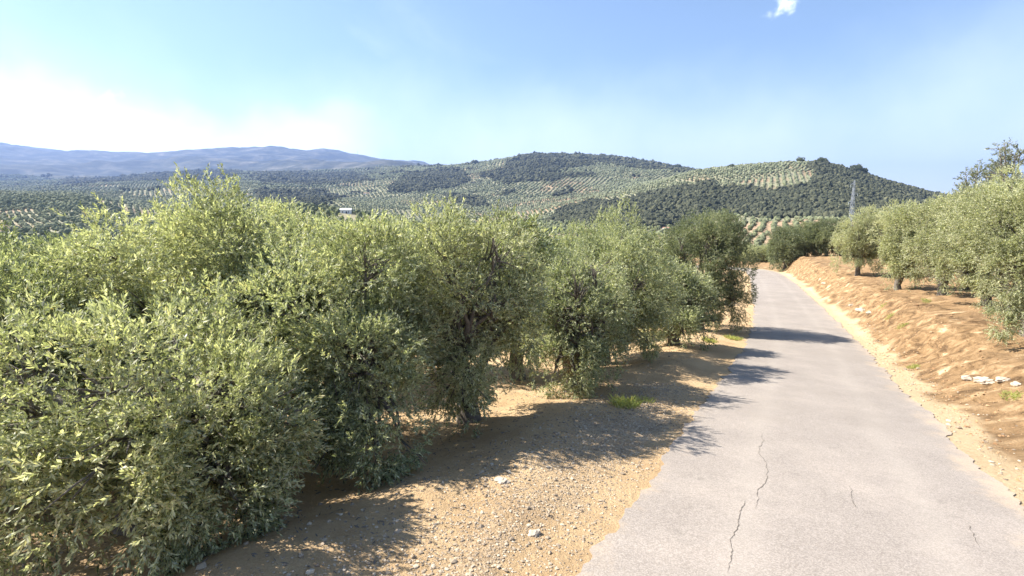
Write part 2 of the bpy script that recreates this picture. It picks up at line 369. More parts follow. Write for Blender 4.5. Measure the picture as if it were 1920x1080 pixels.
bump(t, b, M(t, 'ADD', ag.outputs[1], M(t, 'MULTIPLY', noise(t, 30, 4, 0.6, P), 0.8)), 0.5, 0.008)
def leafmat(name, dark, mid, bright, under, trans=0.30, rough=0.55):
    m, t, b = mat(name)
    a = N(t, 'ShaderNodeAttribute', attribute_name='tint')
    g = N(t, 'ShaderNodeNewGeometry')
    top = ramp(t, a.outputs['Fac'], [(0.0, dark), (0.45, mid), (0.93, bright), (1.0, (0.33, 0.24, 0.09))])
    c = mixc(t, g.outputs['Backfacing'], top, under)
    t.links.new(c, b.inputs['Base Color']); b.inputs['Roughness'].default_value = rough; b.inputs['Specular IOR Level'].default_value = 0.4
    tr = N(t, 'ShaderNodeBsdfTranslucent'); t.links.new(mixc(t, 1.0, top, (1.7, 1.8, 1.05), 'MULTIPLY'), tr.inputs[0])
    mx = N(t, 'ShaderNodeMixShader'); mx.inputs[0].default_value = trans
    t.links.new(b.outputs[0], mx.inputs[1]); t.links.new(tr.outputs[0], mx.inputs[2])
    t.links.new(mx.outputs[0], t.nodes['Material Output'].inputs[0])
    return m
M_OLIVE = leafmat('olive_leaves', (0.042, 0.058, 0.028), (0.245, 0.27, 0.135), (0.68, 0.67, 0.43), (0.33, 0.34, 0.22))
M_OLIVE_D = leafmat('dark_olive_leaves', (0.035, 0.05, 0.024), (0.11, 0.135, 0.065), (0.38, 0.40, 0.23), (0.19, 0.20, 0.13))
M_OLIVE_Y = leafmat('pale_olive_leaves', (0.05, 0.064, 0.03), (0.29, 0.31, 0.155), (0.74, 0.72, 0.48), (0.40, 0.39, 0.25))
M_BLUE = leafmat('grey_green_leaves', (0.07, 0.085, 0.05), (0.14, 0.16, 0.09), (0.28, 0.29, 0.17), (0.25, 0.26, 0.18), 0.2)
M_GRASS = leafmat('grass_blades', (0.14, 0.19, 0.05), (0.26, 0.31, 0.09), (0.50, 0.46, 0.20), (0.25, 0.29, 0.09), 0.35, 0.6)
m_, t, b = mat('olive_bark'); M_BARK = m_
geo = N(t, 'ShaderNodeNewGeometry'); nb = noise(t, 18, 8, 0.7, geo.outputs['Position'])
t.links.new(ramp(t, nb, [(0.3, (0.06, 0.05, 0.04)), (0.6, (0.17, 0.145, 0.115)), (0.8, (0.27, 0.24, 0.20))]), b.inputs['Base Color']); b.inputs['Roughness'].default_value = 0.9
bump(t, b, nb, 0.8, 0.02)
def blobmat(name, a, c, d):
    m, t, b = mat(name); at = N(t, 'ShaderNodeAttribute', attribute_name='tint'); g = N(t, 'ShaderNodeNewGeometry')
    oi = N(t, 'ShaderNodeObjectInfo')
    v = M(t, 'ADD', M(t, 'MULTIPLY', at.outputs['Fac'], 0.6), M(t, 'MULTIPLY', noise(t, 0.9, 5, 0.7, g.outputs['Position']), 0.5))
    t.links.new(ramp(t, v, [(0.2, a), (0.5, c), (0.85, d)]), b.inputs['Base Color']); b.inputs['Roughness'].default_value = 0.9; b.inputs['Specular IOR Level'].default_value = 0.1
    bump(t, b, noise(t, 2.2, 5, 0.75, g.outputs['Position']), 1.0, 0.6)
    return m
M_FAROLIVE = blobmat('far_olive_crowns', (0.11, 0.125, 0.072), (0.18, 0.195, 0.115), (0.26, 0.265, 0.165))
M_NEAROLIVE = blobmat('near_slope_olive_crowns', (0.095, 0.11, 0.055), (0.155, 0.17, 0.09), (0.23, 0.24, 0.14))
M_FAROAK = blobmat('far_oak_crowns', (0.035, 0.040, 0.026), (0.062, 0.068, 0.042), (0.12, 0.12, 0.07))
def plain(name, col, rough=0.8, metal=0.0, var=0.12, sc=3):
    m, t, b = mat(name); g = N(t, 'ShaderNodeNewGeometry')
    t.links.new(mixc(t, MR(t, noise(t, sc, 7, 0.65, g.outputs['Position']), 0.3, 0.75), tuple(x * (1 - var) for x in col), tuple(min(1, x * (1 + var)) for x in col)), b.inputs['Base Color'])
    b.inputs['Roughness'].default_value = rough; b.inputs['Metallic'].default_value = metal; return m
M_STEEL = plain('galvanised_steel', (0.27, 0.29, 0.32), 0.7, 0.1); M_WHITE = plain('whitewash', (0.78, 0.77, 0.75), 0.9, 0, 0.06)
M_TILE = plain('roof_tile', (0.36, 0.20, 0.13)); M_DARK = plain('dark_opening', (0.03, 0.03, 0.035), 0.4)
M_ROCK = plain('pale_rock', (0.44, 0.37, 0.28), 0.95, 0, 0.25, 9); M_CRACK = plain('crack_tar', (0.12, 0.10, 0.08), 0.95)  # crack strips: one dark brown tone
M_GLASSI = plain('glazed_insulator', (0.7, 0.75, 0.78), 0.2)
m_, t, b = mat('loose_stones'); M_STONES = m_
at = N(t, 'ShaderNodeAttribute', attribute_name='tint')
t.links.new(ramp(t, at.outputs['Fac'], [(0, (0.19, 0.145, 0.10)), (0.6, (0.36, 0.285, 0.20)), (1, (0.50, 0.42, 0.31))]), b.inputs['Base Color']); b.inputs['Roughness'].default_value = 0.95
m_, t, b = mat('earth_clods'); M_CLOD = m_
at = N(t, 'ShaderNodeAttribute', attribute_name='tint')
t.links.new(ramp(t, at.outputs['Fac'], [(0, (0.24, 0.13, 0.06)), (0.7, (0.42, 0.26, 0.13)), (1, (0.40, 0.27, 0.15))]), b.inputs['Base Color']); b.inputs['Roughness'].default_value = 0.95
# ------------------------------------------------------------------ ground sheet (one continuous surface)
fr = np.concatenate([np.arange(-66, -50, 0.5), np.arange(-50, 50, 0.12), np.arange(50, 66, 0.5)])
az = np.radians(np.concatenate([fr, np.arange(66, 294, 4.0)])); na = len(az)
rad = np.concatenate([[0.3], np.exp(np.arange(math.log(0.6), math.log(13000), 0.0115))]); nr = len(rad)
A, RD = np.meshgrid(az, rad); X = (RD * np.sin(A)).ravel(); Y = (RD * np.cos(A)).ravel()
Z, S_, T_ = H(X, Y, True)
HG = Z.reshape(nr, na)
ii, jj = np.meshgrid(np.arange(nr - 1), np.arange(na), indexing='ij'); j2 = (jj + 1) % na
FQ = np.stack([ii * na + jj, ii * na + j2, (ii + 1) * na + j2, (ii + 1) * na + jj], -1).reshape(-1, 4)[:, ::-1]
r_ = np.hypot(X, Y); tl = RL - T_; tr = T_ - RR
jit = fbm(X / 0.8, Y / 0.8, 4, 61)
gravel = sm(0.35, 0.6, tl + 0.5 * jit) * (1 - sm(0.9, 1.7, tl + 0.8 * jit)) * (r_ < 180) * (0.10 + 0.60 * sm(-.2, .4, fbm(X / 2, Y / 2, 3, 66))) * (1 - sm(7, 12, S_))
bankw = sm(0.38, 0.75, tr + 0.5 * jit) * (1 - sm(75, 130, r_)) * (tr < 500)
palew = sm(-0.4, -0.1, tr) * (1 - sm(0.45, 0.8, tr + 0.5 * jit)) * (r_ < 180) * 0.6
pl = sm(3.4, 4.6, tr + 1.2 * jit) * (1 - sm(95, 140, r_)) * (tr < 500)
zone_a = np.stack([gravel, bankw, palew, np.ones_like(X)], 1)
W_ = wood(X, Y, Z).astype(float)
fieldw = sm(70, 130, r_) * (Y > 0) + sm(40, 110, r_) * (Y <= 0)
mt = sm(3300, 5200, r_)
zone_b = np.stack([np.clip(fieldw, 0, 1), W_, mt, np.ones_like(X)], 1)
PXg, PYg = proj(X, np.maximum(Y, 1), Z)
redw = np.exp(-((PXg - 1440) / 70) ** 2 - ((Y - 330) / 160) ** 2) * 0.9 + np.exp(-((PXg - 700) / 90) ** 2 - ((Y - 400) / 70) ** 2) * 0.3
redw = np.clip(redw + 0.8 * sm(0.12, 0.35, fbm(X / 130, Y / 130, 3, 77)) * (Y > 120) * (Y < 2600), 0, 1) * 0.55
redw[np.clip(Y, -1, 120) < 60] = 0
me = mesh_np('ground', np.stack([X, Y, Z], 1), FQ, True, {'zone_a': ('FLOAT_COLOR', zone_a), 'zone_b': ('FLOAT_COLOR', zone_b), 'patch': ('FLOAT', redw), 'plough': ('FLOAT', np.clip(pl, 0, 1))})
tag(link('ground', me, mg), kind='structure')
# ------------------------------------------------------------------ road
sr = np.concatenate([np.arange(-25, 60, 0.06), np.arange(60, 130, 0.3)]); nl = 15
V = []; LT = []
cxs = np.interp(sr, ss, xy[:, 0]); cys = np.interp(sr, ss, xy[:, 1]); can = np.interp(sr, ss, CP)
eL = RL + 0.17 * fbm(sr / 0.8, sr * 0, 6, 3, 0.72); eR = RR + 0.16 * fbm(sr / 0.8, sr * 0 + 4, 6, 8, 0.72)
for j in range(nl):
    f_ = j / (nl - 1); lt = eL * (1 - f_) + eR * f_
    zz = zroad(sr) + 0.012 + 0.02 * (1 - (2 * f_ - 1) ** 2)
    V.append(np.stack([cxs + lt * np.cos(can), cys - lt * np.sin(can), zz], 1)); LT.append(np.full(len(sr), 2 * f_ - 1))
top = np.stack(V, 1)                                         # (ns, nl, 3)
skL = top[:, :1].copy(); skL[..., 2] -= 0.09; skR = top[:, -1:].copy(); skR[..., 2] -= 0.09
grid = np.concatenate([skL, top, skR], 1); ltg = np.stack([LT[0]] + LT + [LT[-1]], 1); nw = nl + 2
ii, jj = np.meshgrid(np.arange(len(sr) - 1), np.arange(nw - 1), indexing='ij')
FQ = np.stack([ii * nw + jj, ii * nw + jj + 1, (ii + 1) * nw + jj + 1, (ii + 1) * nw + jj], -1).reshape(-1, 4)
road = link('road', mesh_np('road', grid.reshape(-1, 3), FQ, False, {'lat': ('FLOAT', ltg.ravel())}), mr)
tag(road, kind='structure')
def on_road(px, py):
    dx = (px - 960) / F; dy = (540 - py) / F
    r = np.array([dx, math.cos(PITCH) + dy * math.sin(PITCH), -math.sin(PITCH) + dy * math.cos(PITCH)])
    k = -CH / (r[2] + 0.11 * (r[0] * DX + r[1] * DY)); return r[0] * k, r[1] * k
def crack(pts, wd, seed):
    rn = random.Random(seed); P = [Vector(on_road(*p)) for p in pts]; Q = []
    for a, b_ in zip(P[:-1], P[1:]):
        n = max(2, int((b_ - a).length / 0.035))
        for i in range(n): Q.append(a.lerp(b_, i / n))
    Q.append(P[-1]); off = 0; V = []; Fc = []
    for i, q in enumerate(Q):
        off = off * 0.93 + rn.uniform(-0.014, 0.014); d = (Q[min(i + 1, len(Q) - 1)] - Q[max(i - 1, 0)]).normalized(); n = Vector((d.y, -d.x))
        c_ = q + n * off; ww = wd * rn.uniform(0.25, 1.2) * min(1, 6 * min(i, len(Q) - 1 - i) / len(Q) + 0.15)
        s = c_.x * DX + c_.y * DY; tt = c_.x * DY - c_.y * DX; f_ = (tt - RL) / (RR - RL)
        z = -0.11 * s + 0.012 + 0.02 * (1 - (2 * f_ - 1) ** 2) + 0.003
        V += [(c_.x + n.x * ww, c_.y + n.y * ww, z), (c_.x - n.x * ww, c_.y - n.y * ww, z)]
        if i: k = 2 * i; Fc.append((k - 2, k - 1, k + 1, k))
    me = bpy.data.meshes.new('crack'); me.from_pydata(V, [], Fc); link('crack', me, M_CRACK, road)
crack([(1365, 1080), (1380, 990), (1395, 940), (1398, 945)], 0.0045, 1)
crack([(1415, 960), (1418, 930), (1434, 900), (1426, 860), (1432, 815)], 0.0045, 2)
crack([(1590, 915), (1600, 940), (1612, 962)], 0.004, 3)
crack([(1812, 985), (1825, 1010), (1842, 1032)], 0.004, 4)
crack([(1570, 835), (1582, 855)], 0.003, 5)
# ------------------------------------------------------------------ foliage
def frames(D, rn):
    a = rn.normal(size=D.shape); u = np.cross(D, a); u /= np.linalg.norm(u, axis=1, keepdims=True) + 1e-9
    return u, np.cross(D, u)
def leaves_from_twigs(P0, D, L, nleaf, ll, lw, rn, droop=0.15, tint0=None, spread=0.75):
    """P0 (n,3) twig base, D dir, L length; nleaf leaves along each -> verts, faces, tint"""
    n = len(P0); u, v = frames(D, rn)
    k = np.arange(nleaf); fr_ = (k + 0.5) / nleaf
    ph = (k * 1.57 + 0.0)[None, :] + rn.uniform(0, 6.28, (n, 1)) + rn.normal(0, .35, (n, nleaf))
    rad_ = u[:, None] * np.cos(ph)[..., None] + v[:, None] * np.sin(ph)[..., None]
    base = P0[:, None] + D[:, None] * (L[:, None] * fr_[None])[..., None]
    base[..., 2] -= droop * (L[:, None] * fr_[None]) ** 2
    sp = spread * (1.15 - 0.7 * fr_)[None, :, None] * rn.uniform(.7, 1.3, (n, nleaf, 1))
    ld = D[:, None] + rad_ * sp + rn.normal(0, .18, (n, nleaf, 3)); ld /= np.linalg.norm(ld, axis=2, keepdims=True)
    q = rn.normal(size=(n, nleaf, 3)) * 0.8; q[..., 2] += 0.45
    sd_ = np.cross(ld, q); sd_ /= np.linalg.norm(sd_, axis=2, keepdims=True) + 1e-9
    lle = ll * rn.uniform(.5, 1.5, (n, nleaf, 1)); lwe = lw * rn.uniform(.7, 1.25, (n, nleaf, 1))
    mid = base + ld * lle * 0.5
    V = np.stack([base, mid + sd_ * lwe * 0.5, base + ld * lle, mid - sd_ * lwe * 0.5], 2).reshape(-1, 3)
    Fq = np.arange(len(V)).reshape(-1, 4)
    tn = np.clip((tint0[:, None] if tint0 is not None else 0.45) + rn.normal(0, .24, (n, nleaf)), 0, 0.96)
    tn = np.where(rn.random((n, nleaf)) < 0.004, 1.0, tn)
    return V, Fq, np.repeat(tn.ravel(), 4)
def olive_lobes(rn, rad_, hgt, lowest, nl=26, droops=None):
    """lobes (centre, radii) of a bushy olive crown around the trunk, local coordinates"""
    Lb = []
    zc = lowest + (hgt - lowest) * 0.52; rz_ = (hgt - lowest) * 0.5
    for i in range(nl):
        ph = rn.uniform(0, 6.283); u_ = rn.uniform(-0.5, 1.0); rr_ = math.sqrt(max(0, 1 - u_ * u_ * 0.85))
        q = rn.uniform(.52, .74)
        c_ = (math.cos(ph) * rr_ * rad_ * q, math.sin(ph) * rr_ * rad_ * q, zc + u_ * rz_ * 0.66)
        s_ = rn.uniform(.24, .42) * rad_
        Lb.append((c_, (s_, s_, s_ * rn.uniform(.8, 1.25))))
    nd = 9 if lowest < -.1 else 7
    for i in range(nd):                                       # hanging skirts that taper to a point
        ph = 6.283 * i / nd + rn.uniform(-.35, .35); q = rn.uniform(.55, .8) * rad_
        if rn.random() < 0.2 and lowest > 0: continue
        sk = .36 if lowest <= 0 else .25; Lb.append(((math.cos(ph) * q, math.sin(ph) * q, lowest + rn.uniform(.30, .42) * (hgt - lowest)), (rad_ * sk, rad_ * sk, (hgt - lowest) * rn.uniform(.32, .42))))
    Lb.append(((0, 0, zc), (rad_ * .55, rad_ * .55, rz_ * .72)))
    return Lb
def crown_mesh(lobes, ntw, nleaf, ll, lw, seed, shoots=10, shoot_len=0.8, tw=(.16, .34), tintb=0.45, ground=None, clump=.40):
    rn = np.random.default_rng(seed)
    C_ = np.array([l[0] for l in lobes]); Rr = np.array([l[1] for l in lobes])
    area = (Rr[:, 0] * Rr[:, 2]); pr = area / area.sum()
    n = int(ntw * 2.6); k = rn.choice(len(lobes), n, p=pr)
    d = rn.normal(size=(n, 3)); d /= np.linalg.norm(d, axis=1, keepdims=True)
    rr_ = 1 - np.abs(rn.normal(0, .16, n)) + 0.05; rr_ = np.where(rn.random(n) < .22, rn.uniform(.2, .8, n), rr_)
    # lumpy surface
    lump = 0.22 * np.sin(d[:, 0] * 5 + k * 1.7) * np.sin(d[:, 1] * 6 + k) + 0.14 * np.sin(d[:, 2] * 9 + k * 2.3)
    P0 = C_[k] + Rr[k] * d * (rr_ * (1 + lump))[:, None]
    # throw away most of what lies deep inside other lobes
    dep = np.full(n, 9.0)
    for c_, r3 in zip(C_, Rr): dep = np.minimum(dep, np.linalg.norm((P0 - c_) / r3, axis=1))
    keep = (dep > 0.62) | (rn.random(n) < 0.30)
    q3 = 1.0 / clump; cl = vn(P0[:, 0] * q3 + seed, P0[:, 1] * q3, 1) + vn(P0[:, 1] * q3, P0[:, 2] * q3 + seed, 2) + vn(P0[:, 2] * q3, P0[:, 0] * q3, 3)
    keep &= (cl > -0.04) | (rn.random(n) < 0.09)
    P0 = P0[keep]; d = d[keep]; k = k[keep]; cl = cl[keep]; P0 = P0[:ntw]; cl = cl[:ntw]; d = d[:ntw]; k = k[:ntw]; n = len(P0)
    cz = C_[:, 2].mean(); up = np.clip((P0[:, 2] - cz) / (Rr[:, 2].max() * 2), -1, 1)
    D = d * 0.8 + rn.normal(0, .5, (n, 3)); D[:, 2] += 0.05 + 0.5 * up
    D /= np.linalg.norm(D, axis=1, keepdims=True)
    L = rn.uniform(tw[0], tw[1], n)
    lt = rn.normal(0, .10, len(C_)); tint = np.clip(tintb + lt[k] + rn.normal(0, .10, n) + 0.22 * vn(P0[:, 0] * 1.3 + seed, P0[:, 2] * 1.3, 9), .03, .9)
    V, Fq, tn = leaves_from_twigs(P0, D, L, nleaf, ll, lw, rn, tint0=tint)
    if shoots:                                               # long upright water shoots at the top
        zt = np.sort(P0[:, 2])[int(n * .80)]; cand = np.where(P0[:, 2] > zt)[0]; pk = rn.choice(cand, shoots)
        reps = 5; B = []; DD = []; LL = []
        for q in pk:
            ln = shoot_len * rn.uniform(.35, 1.0); dr = np.array([rn.normal(0, .22), rn.normal(0, .22), 1.0]); dr /= np.linalg.norm(dr)
            for r0 in range(reps):
                for e in range(2):
                    B.append(P0[q] + dr * ln * r0 / reps + rn.normal(0, .03, 3)); dd = dr + rn.normal(0, .30, 3); DD.append(dd / np.linalg.norm(dd)); LL.append(ln / reps * 1.5)
        V2, F2, t2 = leaves_from_twigs(np.array(B), np.array(DD), np.array(LL), nleaf, ll, lw, rn, droop=0, tint0=np.full(len(B), min(.8, tintb + .15)))
        Fq = np.concatenate([Fq, F2 + len(V)]); V = np.concatenate([V, V2]); tn = np.concatenate([tn, t2])
    if ground is not None:                                   # leaves never dip below the soil
        V[:, 2] = np.maximum(V[:, 2], ground)
    return V, Fq, tn, C_, Rr
def limbs(mb, C_, rn, h0, rad0, ntr=3, fine=True):
    """forking limbs from the trunk head to each lobe"""
    heads = []
    for i in range(ntr):
        ph = 6.283 * i / ntr + rn.uniform(-.5, .5); r1 = rn.uniform(.25, .5)
        heads.append(Vector((math.cos(ph) * r1, math.sin(ph) * r1, h0 + rn.uniform(.25, .5))))
    for h in heads:
        b0 = Vector((h.x * .2, h.y * .2, h0 * .45)); mb.tube([b0, (b0 + h) / 2 + Vector((0, 0, .05)), h], [rad0 * .62, rad0 * .5, rad0 * .4], 8)
    for c_ in C_:
        c_ = Vector(c_); h = min(heads, key=lambda q: (q - c_).length + rn.uniform(0, .4)); m1 = h.lerp(c_, .35) + Vector((rn.normal(0, .08), rn.normal(0, .08), .18)); m2 = h.lerp(c_, .72) + Vector((rn.normal(0, .08), rn.normal(0, .08), .12))
        mb.tube([h, m1, m2, c_], [rad0 * .34, rad0 * .22, rad0 * .13, rad0 * .05], 6)
        if fine:
            for e in range(7 if c_.z > h0 + .5 else 1):
                q = m2.lerp(c_, rn.uniform(0, 1)); d = (q - h).normalized() + Vector(rn.normal(0, .6, 3)); d.normalize()
                ln = rn.uniform(.2, .6); mb.tube([q, q + d * ln * .5 + Vector((0, 0, .02)), q + d * ln], [rad0 * .08, rad0 * .05, rad0 * .025], 4)
def olive(px, k, top_py, rad_, label, group, lod=0, seed=0, matl=None, lowest=0.15, shoots=12, shoot_len=.7, lift=0, nl=26, name='olive_tree', cat='olive tree', tintb=.45, sx=1.0, tips=()):
    dx = (px - 960) / F; y = k; x = dx * k
    g = h1(x, y); up = math.tan(math.atan((540 - top_py) / F) - PITCH); hgt = max(2.0, CH + up * k - g) - shoot_len * .35
    rn = np.random.default_rng(seed + 100)
    root = empty(name, (x, y, g)); tag(root, label, cat, group)
    lb = olive_lobes(rn, rad_, hgt, lowest + lift, nl)
    for tpx, tk, tpy in tips:                                 # drooping boughs that taper to a point near the soil
        qx = (tpx - 960) / F * tk - x; qy = tk - y; z0 = max(h1(qx + x, tk) - g + .05, CH + math.tan(math.atan((540 - tpy) / F) - PITCH) * tk - g)
        for f_ in (0, .18, .38, .6, .85):
            a_ = 1 - .45 * f_; r_t = .24 + .42 * f_ ** .7 * rad_ * .62
            for rp in range(2 + 2 * (px > 1400)): lb.append(((qx * a_, qy * a_, z0 + .24 + f_ * (hgt * .55 - z0)), (r_t, r_t, .34 + .15 * f_)))
    ntw, nle, ll, lw, tw = [(15000, 15, .047, .0165, (.09, .21)), (11000, 13, .064, .0225, (.11, .26)), (5000, 11, .115, .04, (.18, .38)), (1300, 9, .22, .075, (.35, .7))][lod]
    ntw = int(ntw * (rad_ / 1.9) ** 1.6)
    V, Fq, tn, C_, Rr = crown_mesh(lb, ntw, nle, ll, lw, seed, shoots, shoot_len, tw, tintb, ground=-0.1 if lod < 2 else None)
    V[:, 0] *= sx
    link('crown', mesh_np('crown', V, Fq, False, {'tint': ('FLOAT', tn)}), matl or M_OLIVE, root)
    h0 = min(.9, hgt * .28); r0 = .17 + .03 * rn.random(); mb = MB()
    mb.tube([(0, 0, -.25), (.03, .02, .05), (-.02, .03, h0 * .5), (.02, -.02, h0)], [r0 * 1.6, r0 * 1.15, r0 * .9, r0 * .8], 12)
    limbs(mb, C_, rn, h0, r0, fine=lod < 2)
    mb.build('trunk', M_BARK, root, True)
    return root
GL = 'olive trees in the row left of the road'; G2 = 'olive trees behind the roadside row'; GR = 'olive trees on the bank right of the road'
LEFT = [
 (205, 4.7, 575, 1.65, 'low pale olive bush filling the near left corner, closest to the camera', 0, M_OLIVE_Y, .02, 10, .35, 1.0),
 (-210, 5.4, 520, 1.8, 'olive tree cut off by the left edge of the photo, beside the nearest bush', 0, M_OLIVE, .02, 12, .4, 1.0),
 (320, 7.2, 350, 1.7, 'tall olive tree with a bare slanting limb, behind the nearest bush', 0, M_OLIVE_Y, .9, 22, .7, 1.0),
 (618, 7.2, 418, 1.6, 'green olive tree with a dark skirt hanging lowest of the row to the sand', 0, M_OLIVE, .85, 16, .45, 1.0),
 (872, 8.4, 376, 1.4, 'narrow olive tree with a pointed top left of the tallest shoot', 0, M_OLIVE_Y, .9, 16, .65, 1.0),
 (1078, 10.6, 455, 1.15, 'low olive tree whose skirt comes down beside the green grass tuft', 0, M_OLIVE, .4, 12, .5, 1.0),
 (1135, 14.2, 416, 2.0, 'broad pale olive tree between the low skirted one and the small roadside bush', 0, M_OLIVE, .95, 16, .6, 1.0),
 (1270, 17.0, 490, 1.25, 'small grey-green olive bush leaning towards the road edge', 1, M_OLIVE, .1, 12, .4, 1.0),
 (1318, 22.0, 385, 2.1, 'round dark olive tree overhanging the road, last of the left row', 0, M_OLIVE_D, .6, 18, .6, 1.0),
]
TIPS = {0: [(420, 4.2, 1040), (500, 4.7, 860), (330, 4.0, 1075)], 3: [(690, 5.6, 920), (740, 6.0, 860), (620, 5.8, 860)], 4: [(868, 7.6, 800), (820, 7.8, 770)], 5: [(1090, 9.7, 755), (1040, 9.9, 730)], 6: [(1160, 13.2, 655), (1225, 13.6, 660)], 7: [(1290, 15.6, 645), (1310, 16.6, 600)], 8: [(1345, 20.5, 615), (1385, 20.8, 590)]}
for i, (px, k, tp, rd, lab, lod, mm, low, sh, shl, sx_) in enumerate(LEFT):
    olive(px, k, tp, rd, lab, GL, lod, 11 + i, mm, low, sh, shl, tips=TIPS.get(i, ()))
BACK = [
 (20, 9.5, 442, 1.9, 'olive tree at the left edge behind the near bush', M_OLIVE, 1),
 (-260, 11, 440, 2.0, 'olive tree outside the row at the far left edge', M_OLIVE, 1),
 (545, 11.5, 405, 2.0, 'yellowish olive crown showing between the tall slanting tree and the skirted one', M_OLIVE_Y, 1),
 (710, 13.5, 428, 2.0, 'olive crown behind the gap between the skirted tree and the pointed one', M_OLIVE, 1),
 (190, 15.5, 455, 2.1, 'olive crown behind the left side of the tall slanting tree', M_OLIVE, 2),
 (430, 17.5, 425, 2.1, 'olive crown behind the right side of the tall slanting tree', M_OLIVE, 2),
 (968, 12.8, 370, 1.0, 'slender olive with one tall thin shoot, right of the pointed tree', M_OLIVE, 2),
 (790, 22, 440, 2.1, 'farther olive crown above the skirted tree', M_OLIVE, 2),
 (1060, 22, 436, 2.1, 'olive crown behind the slender tree with the tall shoot', M_OLIVE, 2),
 (1165, 27, 432, 2.2, 'olive crown behind the broad pale tree', M_OLIVE, 2),
 (1225, 33, 440, 2.3, 'olive crown touching the left side of the round dark tree', M_OLIVE, 2),
 (960, 30, 444, 2.3, 'farther olive crown just right of the tall thin shoot', M_OLIVE, 2),
 (620, 25, 440, 2.2, 'farther olive crown above the yellowish one', M_OLIVE, 2),
 (330, 27, 448, 2.2, 'farthest olive crown on the left, below the valley rows', M_OLIVE, 2),
]
for i, (px, k, tp, rd, lab, mm, lod) in enumerate(BACK):
    olive(px, k, tp, rd, lab, G2, lod, 41 + i, mm, .85, 14, .6)
RTIPS = {0: [(1900, 13.6, 625)], 2: [(1775, 25.2, 520), (1745, 26, 490), (1800, 26, 495)], 3: [(1686, 30.0, 515), (1665, 31, 490)], 4: [(1590, 40, 490), (1612, 39.5, 493), (1635, 40, 490)], 1: [(1850, 20.5, 545), (1815, 21, 525)]}
RIGHT = [
 (1950, 14.8, 275, 2.05, 'largest pale olive tree on the right, its branches spilling down the bank', 0, M_OLIVE_Y, .4, 10, .5),
 (1862, 21.5, 325, 2.1, 'olive tree left of the largest right-hand one, top against the sky', 1, M_OLIVE_Y, .35, 10, .5),
 (1775, 26.5, 348, 1.75, 'olive tree on the bank with a dark hanging point right of centre', 1, M_OLIVE_Y, .35, 10, .5),
 (1690, 31.0, 366, 1.75, 'olive tree on the bank whose foliage hangs to a point over the bank edge', 1, M_OLIVE_Y, .35, 10, .5),
 (1612, 40.0, 384, 1.95, 'smaller olive tree at the far end of the bank below the pylon', 1, M_OLIVE_Y, .35, 10, .5),
 (1745, 41.0, 372, 2.3, 'olive tree behind the two trees with hanging points', 2, M_OLIVE_Y, .7, 8, .5),
 (1665, 50.0, 388, 2.4, 'olive tree half hidden behind the smaller bank-end tree', 2, M_OLIVE, .6, 8, .5),
 (1850, 34.0, 350, 2.3, 'olive tree in the second row beneath the sparse dark tree', 2, M_OLIVE_Y, .7, 8, .5),
 (2080, 19.0, 300, 2.4, 'olive tree beyond the right edge of the view', 1, M_OLIVE_Y, .7, 8, .5),
]
for i, (px, k, tp, rd, lab, lod, mm, low, sh, shl) in enumerate(RIGHT):
    olive(px, k, tp, rd, lab, GR, lod, 71 + i, mm, low, sh, shl, tips=RTIPS.get(i, ()))
DARK = [
 (1474, 67, 424, 2.4, 'leftmost of three dense dark olive trees where the road bends'),
 (1508, 68, 414, 2.7, 'middle one of three dense dark olive trees where the road bends'),
 (1550, 66, 414, 2.7, 'rightmost of three dense dark olive trees where the road bends, nearest the pylon'),
]
for i, (px, k, tp, rd, lab) in enumerate(DARK):
    olive(px, k, tp, rd, lab, 'dark olive trees at the road bend', 2, 91 + i, M_OLIVE_D, .1, 5, .4)
olive(1418, 87, 478, 2.2, 'low yellow-green bush behind the end of the visible road', None, 2, 97, M_OLIVE_Y, .05, 4, .4, name='roadside_bush', cat='bush')
olive(1396, 90, 474, 2.3, 'yellow-green bush half hidden behind the round dark olive tree', None, 2, 98, M_OLIVE_Y, .05, 4, .4, name='roadside_bush', cat='bush')
olive(1444, 86, 470, 2.2, 'darker bush left of the three dark olives at the bend', None, 2, 99, M_OLIVE, .05, 4, .4, name='roadside_bush', cat='bush')
